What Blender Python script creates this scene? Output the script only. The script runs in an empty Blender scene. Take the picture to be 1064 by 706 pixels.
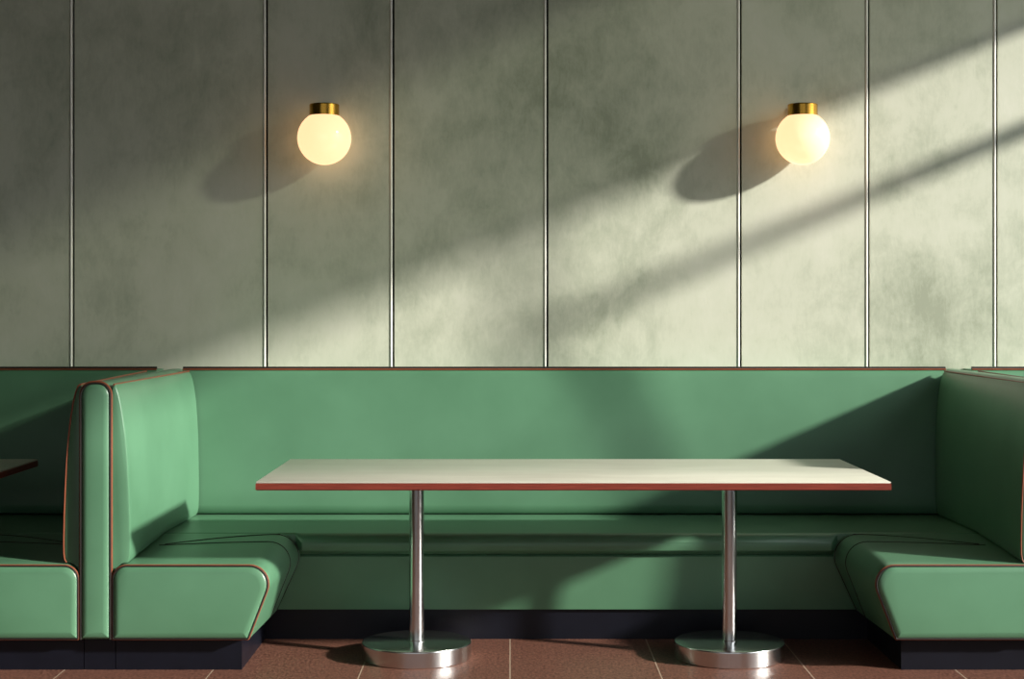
import bpy, bmesh, math, random
from mathutils import Vector

random.seed(4)
sc = bpy.context.scene
COL = sc.collection

# ------------------------------------------------------------------ camera
CAM_H = 1.373
cam_d = bpy.data.cameras.new('camera')
cam_d.sensor_width = 36.0
cam_d.lens = 36.0 * 1639.0 / 1064.0
cam_d.shift_x = 2.0 / 1064.0
cam_d.shift_y = -28.0 / 1064.0
cam = bpy.data.objects.new('camera', cam_d)
cam.location = (0, 0, CAM_H)
cam.rotation_euler = (math.radians(90), 0, 0)
COL.objects.link(cam)
sc.camera = cam

# ------------------------------------------------------------------ sky, sun, exposure
SKY_COLOR = (0.93, 0.98, 1.0)
SKY_STRENGTH = 0.62
GLOW = 5.0               # haze around the sun
SUN_DIR = (-2.25, 1.0, -0.935)
SUN_ENERGY = 7.7
SUN_ANGLE = 3.0
SUN_COLOR = (1.0, 0.955, 0.86)
EXPOSURE = 0.0

world = bpy.data.worlds.new('sky')
sc.world = world
world.use_nodes = True
bg = world.node_tree.nodes['Background']
bg.inputs['Color'].default_value = (*SKY_COLOR, 1)
bg.inputs['Strength'].default_value = SKY_STRENGTH
wt = world.node_tree
tc = wt.nodes.new('ShaderNodeTexCoord')
dp = wt.nodes.new('ShaderNodeVectorMath')
dp.operation = 'DOT_PRODUCT'
dp.inputs[1].default_value = tuple(-Vector(SUN_DIR).normalized())
wt.links.new(tc.outputs['Generated'], dp.inputs[0])
cl_ = wt.nodes.new('ShaderNodeMath'); cl_.operation = 'MAXIMUM'; cl_.inputs[1].default_value = 0.0
wt.links.new(dp.outputs['Value'], cl_.inputs[0])
pw = wt.nodes.new('ShaderNodeMath'); pw.operation = 'POWER'; pw.inputs[1].default_value = 22.0
wt.links.new(cl_.outputs[0], pw.inputs[0])
ma = wt.nodes.new('ShaderNodeMath'); ma.operation = 'MULTIPLY_ADD'
ma.inputs[1].default_value = GLOW; ma.inputs[2].default_value = SKY_STRENGTH
wt.links.new(pw.outputs[0], ma.inputs[0])
wt.links.new(ma.outputs[0], bg.inputs['Strength'])

sun_d = bpy.data.lights.new('sun', 'SUN')
sun_d.energy = SUN_ENERGY
sun_d.angle = math.radians(SUN_ANGLE)
sun_d.color = SUN_COLOR
sun = bpy.data.objects.new('sun', sun_d)
sun.rotation_euler = Vector(SUN_DIR).to_track_quat('-Z', 'Y').to_euler()
sun.location = (8, 2, 6)
COL.objects.link(sun)

vs = sc.view_settings
vs.view_transform = 'Standard'
vs.look = 'None'
vs.exposure = EXPOSURE
vs.gamma = 1.0
vs.use_curve_mapping = False
sc.cycles.use_denoising = True
sc.cycles.max_bounces = 8
sc.cycles.diffuse_bounces = 5

# ------------------------------------------------------------------ materials
def srgb(r, g, b):
    f = lambda c: c / 12.92 if c <= 0.04045 else ((c + 0.055) / 1.055) ** 2.4
    return (f(r / 255), f(g / 255), f(b / 255), 1.0)

class NT:
    def __init__(self, name):
        self.m = bpy.data.materials.new(name)
        self.m.use_nodes = True
        self.t = self.m.node_tree
        self.b = self.t.nodes['Principled BSDF']
    def n(self, kind, **kw):
        nd = self.t.nodes.new(kind)
        for k, v in kw.items():
            setattr(nd, k, v)
        return nd
    def l(self, a, b):
        self.t.links.new(a, b)
    def coords(self, scale=(1, 1, 1)):
        g = self.n('ShaderNodeNewGeometry')
        mp = self.n('ShaderNodeMapping')
        mp.inputs['Scale'].default_value = scale
        self.l(g.outputs['Position'], mp.inputs['Vector'])
        return mp.outputs['Vector']
    def noise(self, vec, scale, detail=4, rough=0.55, dist=0.0):
        nd = self.n('ShaderNodeTexNoise')
        nd.inputs['Scale'].default_value = scale
        nd.inputs['Detail'].default_value = detail
        nd.inputs['Roughness'].default_value = rough
        nd.inputs['Distortion'].default_value = dist
        self.l(vec, nd.inputs['Vector'])
        return nd.outputs['Fac']
    def ramp(self, fac, stops):
        r = self.n('ShaderNodeValToRGB')
        e = r.color_ramp.elements
        while len(e) < len(stops):
            e.new(0.5)
        for el, (p, c) in zip(e, stops):
            el.position = p
            el.color = c
        self.l(fac, r.inputs['Fac'])
        return r.outputs['Color']
    def math(self, op, a, b=None):
        nd = self.n('ShaderNodeMath', operation=op)
        for i, v in enumerate((a, b)):
            if v is None:
                continue
            if isinstance(v, (int, float)):
                nd.inputs[i].default_value = v
            else:
                self.l(v, nd.inputs[i])
        return nd.outputs[0]
    def mix(self, fac, a, b, blend='MIX'):
        nd = self.n('ShaderNodeMix', data_type='RGBA', blend_type=blend)
        if isinstance(fac, (int, float)):
            nd.inputs[0].default_value = fac
        else:
            self.l(fac, nd.inputs[0])
        for i, v in ((6, a), (7, b)):
            if isinstance(v, tuple):
                nd.inputs[i].default_value = v
            else:
                self.l(v, nd.inputs[i])
        return nd.outputs[2]
    def bump(self, h, strength, dist=0.01):
        nd = self.n('ShaderNodeBump')
        nd.inputs['Strength'].default_value = strength
        nd.inputs['Distance'].default_value = dist
        self.l(h, nd.inputs['Height'])
        self.l(nd.outputs['Normal'], self.b.inputs['Normal'])
    def set(self, **kw):
        for k, v in kw.items():
            self.b.inputs[k.replace('_', ' ')].default_value = v

def g(v):
    return (v, v, v, 1)

def mat_leather():
    k = NT('green_leather')
    v = k.coords()
    f = k.noise(v, 2.2, 4, 0.55)
    c = k.ramp(f, [(0.3, srgb(78, 121, 92)), (0.7, srgb(90, 135, 105))])
    k.l(c, k.b.inputs['Base Color'])
    k.set(Roughness=0.37, Specular_IOR_Level=0.6)
    fine = k.noise(v, 260, 3, 0.6)
    k.bump(fine, 0.05, 0.001)
    return k.m

def mat_plain(name, col, rough=0.5, metal=0.0, var=0.08, scale=30, spec=0.5):
    k = NT(name)
    v = k.coords()
    f = k.noise(v, scale, 3)
    lo = tuple(c * (1 - var) for c in col[:3]) + (1,)
    hi = tuple(min(1, c * (1 + var)) for c in col[:3]) + (1,)
    k.l(k.ramp(f, [(0.3, lo), (0.7, hi)]), k.b.inputs['Base Color'])
    k.set(Roughness=rough, Metallic=metal, Specular_IOR_Level=spec)
    return k.m

def mat_wall():
    k = NT('green_grey_plaster_panel')
    v = k.coords()
    vs_ = k.coords((1.0, 1.0, 0.8))
    big = k.noise(vs_, 1.1, 6, 0.6, 0.6)
    mid = k.noise(vs_, 5.5, 7, 0.68, 0.3)
    fine = k.noise(k.coords((9, 9, 2.5)), 6, 6, 0.7, 0.8)
    isl = k.n('ShaderNodeNewGeometry').outputs['Random Per Island']
    s = k.math('MULTIPLY', big, 0.62)
    s = k.math('ADD', s, k.math('MULTIPLY', mid, 0.42))
    s = k.math('ADD', s, k.math('MULTIPLY', fine, 0.16))
    s = k.math('ADD', s, k.math('MULTIPLY', isl, 0.05))
    c = k.ramp(s, [(0.45, srgb(154, 160, 141)), (0.55, srgb(179, 184, 165)), (0.66, srgb(198, 201, 183)), (0.82, srgb(208, 209, 194))])
    # hairline trowel marks and small dark pits
    vor = k.noise(k.coords((3, 3, 1.6)), 6.0, 9, 0.75, 1.6)
    pit = k.ramp(vor, [(0.245, g(1)), (0.30, g(0))])
    c = k.mix(k.math('MULTIPLY', pit, 0.55), c, srgb(88, 94, 78))
    k.l(c, k.b.inputs['Base Color'])
    k.set(Roughness=0.72, Specular_IOR_Level=0.25)
    h = k.math('ADD', k.math('MULTIPLY', mid, 0.6), k.math('MULTIPLY', fine, 0.4))
    k.bump(h, 0.07, 0.01)
    return k.m

def mat_floor():
    k = NT('brown_tile')
    geo = k.n('ShaderNodeNewGeometry')
    sep = k.n('ShaderNodeSeparateXYZ')
    k.l(geo.outputs['Position'], sep.inputs[0])
    def line(sock, period, off, half):
        a = k.math('ADD', sock, off + 400 * period)
        a = k.math('MODULO', a, period)
        a = k.math('SUBTRACT', a, period / 2)
        a = k.math('ABSOLUTE', a)
        return k.math('GREATER_THAN', a, period / 2 - half)
    lx = line(sep.outputs['X'], 0.57, 0.0, 0.0026)
    ly = line(sep.outputs['Y'], 1.14, 1.04, 0.0026)
    grout = k.math('MAXIMUM', lx, ly)
    v = k.coords()
    f1 = k.noise(v, 5, 5, 0.6)
    f2 = k.noise(k.coords((1, 0.5, 1)), 95, 5, 0.75)
    c = k.ramp(f1, [(0.3, srgb(104, 66, 55)), (0.7, srgb(126, 83, 69))])
    sp = k.ramp(f2, [(0.38, g(0)), (0.66, g(1))])
    c = k.mix(0.7, c, k.mix(sp, srgb(56, 33, 28), srgb(158, 112, 94)))
    c = k.mix(grout, c, srgb(180, 158, 138))
    k.l(c, k.b.inputs['Base Color'])
    k.set(Roughness=0.38, Specular_IOR_Level=0.4)
    h = k.math('SUBTRACT', k.math('MULTIPLY', f2, 0.5), grout)
    k.bump(h, 0.35, 0.004)
    return k.m

def mat_steel():
    k = NT('brushed_steel')
    f = k.noise(k.coords((40, 40, 1)), 14, 4, 0.6)
    k.l(k.ramp(f, [(0.3, g(0.60)), (0.7, g(0.72))]), k.b.inputs['Base Color'])
    k.set(Metallic=1.0, Roughness=0.2)
    return k.m

def mat_brass():
    k = NT('polished_brass')
    f = k.noise(k.coords((30, 30, 1)), 20, 3, 0.6)
    k.l(k.ramp(f, [(0.3, srgb(196, 142, 48)), (0.7, srgb(226, 176, 78))]), k.b.inputs['Base Color'])
    k.set(Metallic=1.0, Roughness=0.24)
    return k.m

def mat_globe():
    k = NT('glowing_opal_glass')
    v = k.coords()
    f = k.noise(v, 6, 2)
    k.l(k.ramp(f, [(0.3, srgb(164, 157, 142)), (0.7, srgb(170, 163, 148))]), k.b.inputs['Base Color'])
    k.set(Roughness=0.12, Specular_IOR_Level=0.5)
    k.b.inputs['Emission Color'].default_value = (1.0, 0.56, 0.29, 1)
    k.b.inputs['Emission Strength'].default_value = 1.5
    return k.m

def mat_wood_edge():
    k = NT('red_brown_wood_edge')
    f = k.noise(k.coords((1.5, 6, 60)), 5, 6, 0.65, 0.4)
    k.l(k.ramp(f, [(0.3, srgb(92, 36, 26)), (0.55, srgb(126, 52, 38)), (0.75, srgb(146, 70, 52))]), k.b.inputs['Base Color'])
    k.set(Roughness=0.4)
    return k.m

def mat_laminate():
    k = NT('cream_laminate')
    f = k.noise(k.coords((0.8, 3, 1)), 2.5, 5, 0.6, 0.5)
    k.l(k.ramp(f, [(0.3, srgb(200, 198, 183)), (0.7, srgb(216, 214, 200))]), k.b.inputs['Base Color'])
    k.set(Roughness=0.3)
    return k.m

def mat_tint():  # for the added pane only; passes part of the sunlight
    k = NT('added_tinted_pane')
    tr = k.n('ShaderNodeBsdfTransparent')
    f = k.noise(k.coords(), 1.2, 2)
    k.l(k.ramp(f, [(0.3, (0.33, 0.345, 0.315, 1)), (0.7, (0.38, 0.395, 0.36, 1))]), tr.inputs['Color'])
    gl = k.n('ShaderNodeBsdfGlossy')
    gl.inputs['Roughness'].default_value = 0.05
    mx = k.n('ShaderNodeMixShader')
    mx.inputs[0].default_value = 0.05
    k.l(tr.outputs[0], mx.inputs[1])
    k.l(gl.outputs[0], mx.inputs[2])
    k.l(mx.outputs[0], k.t.nodes['Material Output'].inputs['Surface'])
    return k.m

M = {
    'tint': mat_tint(),
    'leather': mat_leather(),
    'piping': mat_plain('copper_piping', srgb(134, 74, 50), 0.4, 0.0),
    'seam': mat_plain('dark_seam', srgb(34, 28, 24), 0.55, 0.0),
    'plinth': mat_plain('blue_black_plinth', srgb(15, 17, 27), 0.4, 0.0, 0.12, 12, 0.3),
    'wall': mat_wall(),
    'gap': mat_plain('dark_gap', srgb(26, 26, 22), 0.8),
    'trim': mat_plain('pale_trim', srgb(248, 247, 238), 0.35, 0.0, 0.01),
    'floor': mat_floor(),
    'ceiling': mat_plain('ceiling_paint', srgb(62, 63, 57), 0.85, 0, 0.05, 2),
    'sidewall': mat_plain('side_wall_paint', srgb(72, 75, 65), 0.85, 0, 0.06, 2),
    'frame': mat_plain('dark_window_frame', srgb(40, 40, 38), 0.5),
    'steel': mat_steel(),
    'brass': mat_brass(),
    'globe': mat_globe(),
    'edge': mat_wood_edge(),
    'laminate': mat_laminate(),
    'under': mat_plain('dark_underside', srgb(70, 56, 46), 0.7),
}

# ------------------------------------------------------------------ mesh helpers
class MB:
    """collects shapes for one mesh"""
    def __init__(self):
        self.bm = bmesh.new()
    def box(self, x0, x1, y0, y1, z0, z1, bevel=0.0, seg=2, mi=0):
        vs_ = [self.bm.verts.new((x, y, z)) for x in (x0, x1) for y in (y0, y1) for z in (z0, z1)]
        q = [(0, 1, 3, 2), (4, 6, 7, 5), (0, 4, 5, 1), (2, 3, 7, 6), (0, 2, 6, 4), (1, 5, 7, 3)]
        fs = [self.bm.faces.new([vs_[i] for i in f]) for f in q]
        for f in fs:
            f.material_index = mi
        if bevel:
            es = list({e for f in fs for e in f.edges})
            bmesh.ops.bevel(self.bm, geom=es, offset=bevel, segments=seg, profile=0.5, affect='EDGES')
        return self
    def loft(self, rings, closed=True, cap0=True, cap1=True):
        R = [[self.bm.verts.new(p) for p in r] for r in rings]
        n = len(R[0])
        for a, b in zip(R, R[1:]):
            for i in range(n if closed else n - 1):
                j = (i + 1) % n
                self.bm.faces.new((a[i], a[j], b[j], b[i]))
        if cap0:
            self.bm.faces.new(list(reversed(R[0])))
        if cap1:
            self.bm.faces.new(R[-1])
        return self
    def tube(self, pts, r, closed=False, seg=8):
        pts = [Vector(p) for p in pts]
        n = len(pts)
        rings = []
        prev = None
        for i, p in enumerate(pts):
            if closed:
                d = pts[(i + 1) % n] - pts[i - 1]
            else:
                d = pts[min(i + 1, n - 1)] - pts[max(i - 1, 0)]
            d.normalize()
            if prev is None:
                up = Vector((0, 0, 1)) if abs(d.z) < 0.9 else Vector((0, 1, 0))
                u = d.cross(up).normalized()
            else:
                u = (prev - d * prev.dot(d)).normalized()
            prev = u
            w = d.cross(u)
            rings.append([p + (u * math.cos(2 * math.pi * k / seg) + w * math.sin(2 * math.pi * k / seg)) * r for k in range(seg)])
        if closed:
            R = [[self.bm.verts.new(q) for q in rg] for rg in rings]
            for a, b in zip(R, R[1:] + R[:1]):
                for i in range(seg):
                    j = (i + 1) % seg
                    self.bm.faces.new((a[i], a[j], b[j], b[i]))
        else:
            self.loft(rings)
        return self
    def lathe(self, prof, cx, cy, cz=0, seg=64):
        """prof: (r, z) from bottom to top; r = 0 at the ends makes poles"""
        rings = []
        for r, z in prof:
            if r < 1e-6:
                rings.append([self.bm.verts.new((cx, cy, cz + z))])
            else:
                rings.append([self.bm.verts.new((cx + r * math.cos(2 * math.pi * k / seg), cy + r * math.sin(2 * math.pi * k / seg), cz + z)) for k in range(seg)])
        for a, b in zip(rings, rings[1:]):
            for i in range(seg):
                j = (i + 1) % seg
                if len(a) == 1 and len(b) == 1:
                    continue
                if len(a) == 1:
                    self.bm.faces.new((a[0], b[j], b[i]))
                elif len(b) == 1:
                    self.bm.faces.new((a[i], a[j], b[0]))
                else:
                    self.bm.faces.new((a[i], a[j], b[j], b[i]))
        return self
    def build(self, name, mats, parent=None, angle=38):
        bmesh.ops.recalc_face_normals(self.bm, faces=self.bm.faces)
        me = bpy.data.meshes.new(name)
        self.bm.to_mesh(me)
        self.bm.free()
        for m in (mats if isinstance(mats, (list, tuple)) else [mats]):
            me.materials.append(m)
        for p in me.polygons:
            p.use_smooth = True
        me.set_sharp_from_angle(angle=math.radians(angle))
        o = bpy.data.objects.new(name, me)
        COL.objects.link(o)
        if parent:
            o.parent = parent
            o.location = tuple(-c for c in parent.location)
        return o

def thing(name, label, cat, loc, group=None):
    o = bpy.data.objects.new(name, None)
    o.empty_display_size = 0.1
    o.location = loc
    o['label'] = label
    o['category'] = cat
    if group:
        o['group'] = group
    COL.objects.link(o)
    return o

def struct(o):
    o['kind'] = 'structure'
    return o

def fillet(poly, radii, n=8):
    """round the corners of a 2-D polygon"""
    out = []
    N = len(poly)
    for i, (p, r) in enumerate(zip(poly, radii)):
        p = Vector(p)
        a = Vector(poly[i - 1]) - p
        b = Vector(poly[(i + 1) % N]) - p
        a.normalize(); b.normalize()
        ang = a.angle(b)
        if r <= 0:
            out.extend([tuple(p)])
            continue
        t = r / math.tan(ang / 2)
        c = p + (a + b).normalized() * (r / math.sin(ang / 2))
        s, e = p + a * t - c, p + b * t - c
        sweep = s.angle_signed(e)
        for k in range(n + 1):
            th = -sweep * k / n
            out.append(tuple(c + Vector((s.x * math.cos(th) - s.y * math.sin(th), s.x * math.sin(th) + s.y * math.cos(th)))))
    return out

def inset(pts, d):
    """move a closed 2-D outline inwards by d"""
    n = len(pts)
    area = sum(pts[i][0] * pts[(i + 1) % n][1] - pts[(i + 1) % n][0] * pts[i][1] for i in range(n))
    sg = 1 if area > 0 else -1
    out = []
    for i in range(n):
        p = Vector(pts[i]); a = p - Vector(pts[i - 1]); b = Vector(pts[(i + 1) % n]) - p
        na = Vector((-a.y, a.x)).normalized() * sg if a.length > 1e-9 else Vector((0, 0))
        nb = Vector((-b.y, b.x)).normalized() * sg if b.length > 1e-9 else Vector((0, 0))
        m = na + nb
        m = m.normalized() if m.length > 1e-6 else na
        k = d / max(0.5, m.dot(na)) if na.length else d
        out.append(tuple(p + m * k))
    return out

def resample(pts, step):
    pts = [Vector(p) for p in pts]
    out = [pts[0]]
    for a, b in zip(pts, pts[1:]):
        n = max(1, int((b - a).length / step))
        for k in range(1, n + 1):
            out.append(a.lerp(b, k / n))
    return out

# ------------------------------------------------------------------ the room
XL, XR = -4.2, 3.6          # side walls
YW = 7.45                   # front of the wall panels
YF = -2.2                   # wall behind the camera
ZC = 4.6                   # ceiling

struct(MB().box(XL - 0.2, XR + 0.2, YF - 0.2, YW + 0.3, -0.1, 0.0).build('floor', M['floor']))
struct(MB().box(XL - 0.2, XR + 0.2, YF - 0.2, YW + 0.3, ZC, ZC + 0.15).build('ceiling', M['ceiling']))
struct(MB().box(XL - 0.2, XL, YF, YW + 0.3, 0, ZC).build('wall_left', M['sidewall']))

# panelled back wall: boards with open joints over a dark backing
wx = lambda px: (px - 530.0) * YW / 1639.0
joints = [wx(p) for p in (-126, 75, 276, 407.5, 567.5, 768.5, 901.5, 1034.5, 1167)]
edges = [XL] + joints + [XR]
GAP = 0.0105
b = MB()
b.box(XL, XR, YW + 0.022, YW + 0.3, 0, ZC, mi=1)
for a, c in zip(edges, edges[1:]):
    b.box(a + (GAP if a != XL else 0), c - (GAP if c != XR else 0), YW, YW + 0.021, 0.0, ZC, bevel=0.0015, seg=1)
struct(b.build('wall_back', [M['wall'], M['gap']]))
for i, jx in enumerate(joints):
    xa, xb = jx - GAP + 0.0003, jx + 0.0007
    rr = (xb - xa) / 2
    bead = [(xb, YW + 0.0215)] + [((xa + xb) / 2 + rr * math.cos(math.pi * k / 12), YW + 0.001 - rr * math.sin(math.pi * k / 12)) for k in range(13)] + [(xa, YW + 0.0215)]
    struct(MB().loft([[(x, y, z) for x, y in bead] for z in (0.0, ZC)]).build('trim_%d' % (i + 1), M['trim']))

# window wall on the right: the opening the sun falls through
WY0, WY1, WZ0, WZ1 = 1.6, 7.34, 0.5, 3.22
b = MB()
b.box(XR, XR + 0.2, YF, WY0, 0, ZC)
b.box(XR, XR + 0.2, WY1, YW + 0.3, 0, ZC)
b.box(XR, XR + 0.2, WY0, WY1, 0, WZ0)
HZ0, HZ1 = WZ1 + 0.04, 4.25        # added, unseen strip of tinted glazing; lets weakened sun onto the upper wall
b.box(XR, XR + 0.2, WY0, WY1, HZ1, ZC)
struct(b.build('wall_right', M['sidewall']))
b = MB()
b.box(XR + 0.02, XR + 0.08, WY0, WY1, WZ0, WZ0 + 0.05)
b.box(XR + 0.02, XR + 0.08, 5.88, WY1, 2.71, 2.78)
b.box(XR + 0.02, XR + 0.08, 5.82, 5.88, WZ0 + 0.05, WZ1)
b.box(XR + 0.02, XR + 0.08, WY0, WY0 + 0.05, WZ0 + 0.05, WZ1)
b.box(XR + 0.02, XR + 0.08, WY0, WY1, WZ1, HZ0)
struct(b.build('window_1', M['frame']))
struct(MB().box(XR + 0.045, XR + 0.055, WY0, WY1, HZ0, HZ1).build('added_sun_pane', M['tint']))  # unseen pane, added for faint sun and a lamp shadow high on the wall

# street front behind the camera, three wide openings
b = MB()
FZ0, FZ1 = 0.35, 4.35
b.box(XL, XR, YF - 0.2, YF, 0, FZ0)
b.box(XL, XR, YF - 0.2, YF, FZ1, ZC)
for x0, x1 in ((XL, -3.9), (-2.2, -2.0), (-0.6, -0.4), (1.2, 1.4), (3.3, XR)):
    b.box(x0, x1, YF - 0.2, YF, FZ0, FZ1)
struct(b.build('wall_front', M['sidewall']))

# ------------------------------------------------------------------ booths
PLZ = 0.125                 # plinth height
YS = 6.0                    # front of the booth ends
YB = 6.58                   # front of the back benches
SEAT = 0.45

def back_y(z):
    """front surface of the leaning backrest"""
    t = (z - SEAT) / (1.11 - SEAT)
    return 7.19 + 0.10 * t

def back_profile():
    p = [(7.16 + 0.06, SEAT + 0.004), (7.20, SEAT + 0.006), (7.186, SEAT + 0.02), (7.181, SEAT + 0.05)]
    for k in range(1, 9):
        z = SEAT + 0.05 + (1.07 - SEAT - 0.05) * k / 8
        p.append((back_y(z) - 0.012 * math.sin(math.pi * k / 8) - 0.01 * (1 - k / 8), z))
    p += [(7.289, 1.092), (7.296, 1.103), (7.31, 1.109), (YW - 0.002, 1.109), (YW - 0.002, SEAT + 0.004)]
    return p

def back_bench(x0, x1, corners, label, piping=True):
    """long seat against the wall; corners = (x, x) where the side benches run into it"""
    t = thing('back_bench', label, 'bench', ((x0 + x1) / 2, YB, 0), 'upholstered benches along the wall')
    cl, cr = corners
    zt, zm, zb = SEAT, 0.36, PLZ + 0.003
    def seat_ring(x, sq):
        # sq = 1: square front that meets a side bench, 0: rolled nose
        r = 0.012 * sq + 0.05 * (1 - sq)
        y0 = YB - 0.02 * (1 - sq) + 0.022 * sq
        yb = YB + 0.022
        pts = []
        for k in range(9):
            a = math.pi / 2 * k / 8
            pts.append((y0 + r - r * math.sin(a), zt - r * 1.0 + r * math.cos(a)))
        pts += [(y0 + 0.004 * (1 - sq), zm + 0.022), (yb - 0.006 * (1 - sq), zm + 0.006), (yb + 0.004, zm + 0.001), (7.40, zm + 0.001), (7.40, zt)]
        return [(x, y, z) for y, z in pts]
    xs = [(x0, 1 if cl else 0)]
    if cl:
        xs += [(cl - 0.002, 1), (cl + 0.03, 0)]
    if cr:
        xs += [(cr - 0.03, 0), (cr + 0.002, 1)]
    xs.append((x1, 1 if cr else 0))
    MB().loft([seat_ring(x, s) for x, s in xs]).build('seat', M['leather'], t)
    a = (cl - 0.15) if cl else x0
    c = (cr + 0.15) if cr else x1
    prof = [(YB + 0.046, zm), (YB + 0.030, zm - 0.002), (YB + 0.022, zm - 0.010), (YB + 0.024, zm - 0.12), (YB + 0.032, zb), (YB + 0.2, zb), (YB + 0.2, zm)]
    MB().loft([[(x, y, z) for y, z in prof] for x in (a, c)]).build('front_panel', M['leather'], t)
    MB().box(a, c, YB + 0.05, 7.44, 0, PLZ).build('plinth', M['plinth'], t)
    bp = back_profile()
    MB().loft([[(x, y, z) for y, z in bp] for x in (x0, x1)]).build('backrest', M['leather'], t)
    MB().tube([(x0, 7.298, 1.110), (x1, 7.298, 1.110)], 0.0035).build('piping', M['piping'], t)
    MB().tube([(x0, 7.312, 1.116), (x1, 7.312, 1.116)], 0.0065).build('seam', M['seam'], t)
    return t

def side_bench(ox, sgn, extra, label):
    """bench end standing against a divider; ox = divider face, sgn = direction it juts out"""
    t = thing('side_bench', label, 'bench', (ox + sgn * 0.3, YS, 0), 'upholstered side benches at the dividers')
    stops = [(YS, 0.413, 0.632, 0.522, 0.072), (YS + 0.42, 0.437, 0.658, 0.537, 0.085), (YB + 0.02, 0.449, 0.690, 0.542, 0.095)]
    def params(y):
        for (a, b_) in zip(stops, stops[1:]):
            if y <= b_[0] or b_ is stops[-1]:
                k = (y - a[0]) / (b_[0] - a[0])
                return [u + (v - u) * k for u, v in zip(a, b_)]
    zb = PLZ + 0.003
    def outline(y, d=0.0):
        _, zt, wa, wb, r = params(y)
        e = 0.002
        poly = inset([(e, zb), (e, zt), (wa + extra, zt), (wb + extra, zb)], d)
        return fillet(poly, [max(0.002, 0.005 - d), 0.055 - d * 0.6, r - d * 0.6, max(0.002, 0.008 - d)], 10)
    def put(pts, y):
        return [(ox + sgn * x, y, z) for x, z in pts]
    rings = [put(outline(YS, 0.006), YS + 0.001), put(outline(YS, 0.002), YS + 0.006), put(outline(YS + 0.014), YS + 0.014)]
    n = 10
    for k in range(1, n + 1):
        y = YS + 0.014 + (YB + 0.018 - YS - 0.014) * k / n
        rings.append(put(outline(y), y))
    MB().loft(rings).build('seat', M['leather'], t)
    o0 = outline(YS)
    MB().loft([put(outline(YS, 0.005), YS), put(outline(YS, 0.006), YS - 0.006), put(outline(YS, 0.011), YS - 0.012), put(outline(YS, 0.03), YS - 0.016)]).build('end_panel', M['leather'], t)
    MB().tube(put(outline(YS, 0.0015), YS - 0.002), 0.0034, closed=True).build('piping', M['piping'], t)
    MB().tube(put(outline(YS, 0.0045), YS - 0.006), 0.0036, closed=True).build('seam', M['seam'], t)
    # two seams that fan out over the seat from the foot of the backrest
    for yj, y_start, x_start in ((YS + 0.43, YS + 0.36, 0.10), (YB - 0.004, YS + 0.38, 0.12)):
        base = outline(yj)
        top = base[11 + 11: ] if False else base
        _, zt, wa, wb, r = params(yj)
        path = []
        for k in range(13):
            s = k / 12
            x = x_start + (wa + extra - 0.13 - x_start) * s
            y = y_start + (yj - y_start) * (1 - (1 - s) ** 1.6)
            path.append((ox + sgn * x, y, params(y)[1] + 0.0005))
        arc = base[22:33]                       # nose
        path += put([p for p in arc if p[0] > wa + extra - 0.13], yj)
        path += put(base[33:36], yj)
        MB().tube(resample(path, 0.02), 0.0026, seg=6).build('seam', M['seam'], t)
    x1 = ox + sgn * (0.522 + extra - 0.037)
    lo, hi = sorted((ox + sgn * 0.0015, x1))
    MB().box(lo, hi, YS + 0.06, YB + 0.048, 0, PLZ).build('plinth', M['plinth'], t)
    return t

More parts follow.
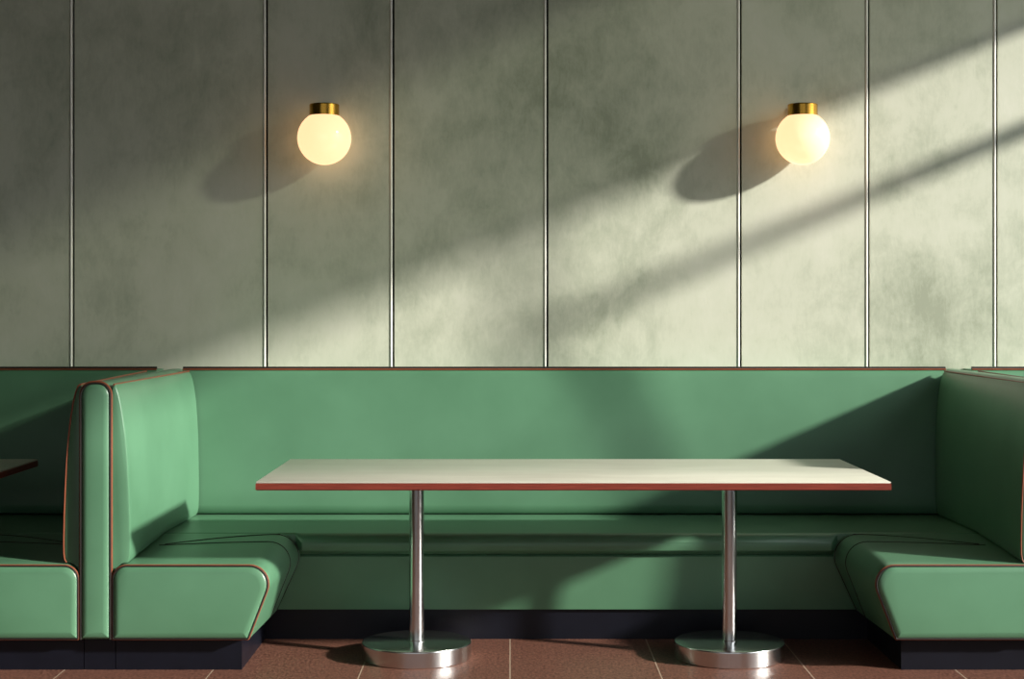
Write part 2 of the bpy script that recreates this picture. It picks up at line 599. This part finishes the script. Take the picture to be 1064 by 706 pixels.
def divider(cx, label, flare):
    t = thing('booth_divider', label, 'booth divider', (cx, YS, 0), 'upholstered dividers between the booths')
    hw, zt = 0.059, 1.108
    def outl(d):
        poly = inset([(-hw, PLZ + 0.003), (-hw, zt), (hw, zt), (hw, PLZ + 0.003)], d)
        return fillet(poly, [0.002, 0.050 - d * 0.7, 0.050 - d * 0.7, 0.002], 10)
    out = outl(0)
    put = lambda pts, y: [(cx + x, y, z) for x, z in pts]
    MB().loft([put(outl(0.03), YS - 0.013), put(outl(0.013), YS - 0.010), put(outl(0.007), YS - 0.004), put(outl(0.005), YS + 0.001),
               put(outl(0.001), YS + 0.008), put(out, YS + 0.016), put(out, YW - 0.002)]).build('core', M['leather'], t)
    # piping up one side of the post, over the top and down the other
    up = [p for p in inset(out, 0.0)]
    arch = [(-hw, PLZ + 0.004)] + [p for p in up if p[1] > 0.5] + [(hw, PLZ + 0.004)]
    arch = sorted([p for p in arch if p[0] < 0], key=lambda p: (p[1], p[0])) + sorted([p for p in arch if p[0] > 0], key=lambda p: (-p[1], p[0]))
    MB().tube([(cx + x * 1.01, YS + 0.003, z + (0.001 if z > 1 else 0)) for x, z in arch], 0.0042).build('piping', M['piping'], t)
    MB().tube([(cx + x * 0.955, YS - 0.004, z - (0.004 if z > 1 else 0)) for x, z in arch], 0.0038).build('seam', M['seam'], t)
    # the two leaning back cushions; their feet follow the seat they stand on
    face = [(0.0605, 1.094), (0.066, 1.099), (0.073, 1.092), (0.082, 1.068), (0.091, 1.03), (0.101, 0.97), (0.110, 0.89), (0.117, 0.80), (0.122, 0.70), (0.126, 0.60)]
    def seat_top(x, y):
        zt_ = 0.413 + (min(y, YB + 0.02) - YS) / (YB + 0.02 - YS) * 0.036
        r, u = 0.055, 0.0575 - (x - 0.0605)
        return zt_ + (math.sqrt(max(0.0, r * r - min(u, r) ** 2)) - r if u > 0 else 0.0) + 0.004
    def side(y):
        f = seat_top(0.13, y)
        pts = list(face) + [(0.128, f + 0.075), (0.1275, f + 0.035), (0.124, f + 0.012), (0.117, f)]
        if y < YB:
            pts += [(x, seat_top(x, y)) for x in (0.104, 0.091, 0.079, 0.069, 0.0635, 0.0605)]
        else:
            pts += [(x, f) for x in (0.104, 0.091, 0.079, 0.069, 0.0635, 0.0605)]
        w = flare * max(0.0, (y - YS - 0.02) / (7.2 - YS))
        return [(x + w * min(1.0, (x - 0.0605) / (0.004 if z > 0.6 else 0.06)), z) for x, z in pts]
    def shrink(pts, d):
        return [(0.0605 + (x - 0.0605) * (1 - 12 * d), z - (d * max(0.0, (z - 0.9) / 0.2) if z > 0.9 else 0)) for x, z in pts]
    y0 = YS + 0.018
    for sgn in (1, -1):
        lay = lambda pts, y: [(cx + sgn * x, y, z) for x, z in pts]
        rings = [lay(shrink(side(y0), 0.013), y0), lay(shrink(side(y0), 0.005), y0 + 0.003), lay(shrink(side(y0), 0.001), y0 + 0.010), lay(side(y0 + 0.02), y0 + 0.02),
                 lay(side(6.3), 6.3), lay(side(YB - 0.001), YB - 0.001), lay(side(YB + 0.022), YB + 0.022), [(cx + sgn * x, back_y(z) - 0.03, z) for x, z in side(7.2)]]
        MB().loft(rings).build('back_cushion', M['leather'], t)
        # edge along the top, front to back
        MB().tube([(cx + sgn * 0.064, y0 + 0.002, 1.098), (cx + sgn * (0.064 + flare), 7.26, 1.103)], 0.0038).build('piping', M['piping'], t)
    edge = [(cx - x, YS + 0.020, z) for x, z in side(y0)[1:14]]
    MB().tube(edge, 0.0032).build('piping', M['piping'], t)
    MB().box(cx - hw, cx + hw, YS + 0.06, YW - 0.002, 0, PLZ).build('plinth', M['plinth'], t)
    return t

DL, DR = -1.576, 2.078        # divider centres
HW = 0.0605
divider(DL, 'tall sunlit green upholstered divider with copper piping, to the left of the long table', 0.034)
divider(DR, 'green upholstered divider in shade, cut off by the right edge of the photo', 0.014)
side_bench(DL + HW, 1, 0.0, 'green side bench with a sunlit end between the tall divider and the long table')
side_bench(DR - HW, -1, 0.03, 'green side bench with shaded seat and copper-piped end at the far right')
side_bench(DL - HW, -1, 0.0, 'green side bench at the left edge, beside the cropped table')
NL, NR = DL + HW + 0.62, DR - HW - 0.65
back_bench(DL + HW, DR - HW, (NL - 0.0, NR + 0.0), 'long green leather bench with backrest on the wall behind the red-edged table')
back_bench(XL + 0.01, DL - HW, (None, DL - HW - 0.62), 'dark shaded green bench with backrest behind the cropped table at the left edge')
back_bench(DR + HW, XR - 0.01, (None, None), 'green backrest strip showing above the divider at the far right')

# ------------------------------------------------------------------ tables
def table(cx, cy, label, feet, w=2.335, d=0.90):
    t = thing('dining_table', label, 'table', (cx, cy, 0), 'rectangular pedestal tables')
    x0, x1, y0, y1 = cx - w / 2, cx + w / 2, cy - d / 2, cy + d / 2
    MB().box(x0, x1, y0, y1, 0.7440, 0.7505, bevel=0.002, seg=2).build('tabletop', M['laminate'], t)
    b = MB()
    e = 0.012
    z0, z1 = 0.7180, 0.7438
    b.loft([[(x0 - s, y0 - s, z), (x1 + s, y0 - s, z), (x1 + s, y1 + s, z), (x0 - s, y1 + s, z)] for s, z in ((-0.003, z0), (0.0015, z0 + 0.003), (0.0015, z1 - 0.002), (-0.0005, z1))])
    b.build('edge_band', M['edge'], t, 20)
    for fx in feet:
        px, py = fx, cy + 0.03
        MB().box(px - 0.11, px + 0.11, py - 0.11, py + 0.11, 0.7115, 0.7178, bevel=0.002).build('mounting_plate', M['steel'], t)
        r = 0.0298
        MB().lathe([(0, 0.066), (r + 0.004, 0.066), (r + 0.004, 0.069), (r, 0.071), (r, 0.711), (0, 0.711)], px, py, 0, 48).build('pole', M['steel'], t)
        R = 0.2175
        MB().lathe([(0, 0.0), (R - 0.003, 0.0), (R, 0.003), (R, 0.006), (R, 0.059), (R, 0.0615), (R - 0.001, 0.064), (R - 0.004, 0.0655), (0, 0.0658)], px, py, 0, 96).build('base', M['steel'], t)
    return t

table(0.233, 6.25, 'long cream table with a red-brown wood edge on two steel pedestals', (-0.372, 0.873))
table(-2.007 - 2.335 / 2, 6.25, 'corner of a second, cropped table at the left edge of the photo', (-3.78, -2.56))

# ------------------------------------------------------------------ wall lamps
def lamp(cx, label):
    YL, ZL, R = 7.320, 2.183, 0.1245
    t = thing('wall_lamp', label, 'lamp', (cx, YL, ZL), 'globe wall lamps')
    n = 32
    prof = [(R * math.sin(math.pi * k / n), -R * math.cos(math.pi * k / n)) for k in range(n + 1)]
    MB().lathe([(max(0, r) if 0 < k < n else 0, z) for k, (r, z) in enumerate(prof)], cx, YL, ZL, 64).build('globe', M['globe'], t)
    rc = 0.069
    zc = math.sqrt(R * R - rc * rc) + 0.0
    MB().lathe([(rc - 0.006, zc + 0.004), (rc, zc - 0.001), (rc, zc + 0.002), (rc, zc + 0.048), (rc, zc + 0.050), (rc - 0.002, zc + 0.053), (0, zc + 0.053)], cx, YL, ZL, 64).build('cap', M['brass'], t)
    ro = 0.024
    MB().tube([(cx, YL + rc - 0.004, ZL + zc + 0.026), (cx, YW + 0.0, ZL + zc + 0.026)], ro, seg=20).build('arm', M['brass'], t)
    MB().tube([(cx, YW - 0.012, ZL + zc + 0.026), (cx, YW, ZL + zc + 0.026)], 0.045, seg=32).build('wall_plate', M['brass'], t)
    return t

lamp((337 - 530) * 7.320 / 1639, 'glowing globe wall lamp with brass cap on the shaded wall, leftmost of two')
lamp((834 - 530) * 7.320 / 1639, 'glowing globe wall lamp with brass cap beside the sunbeam, rightmost of two')
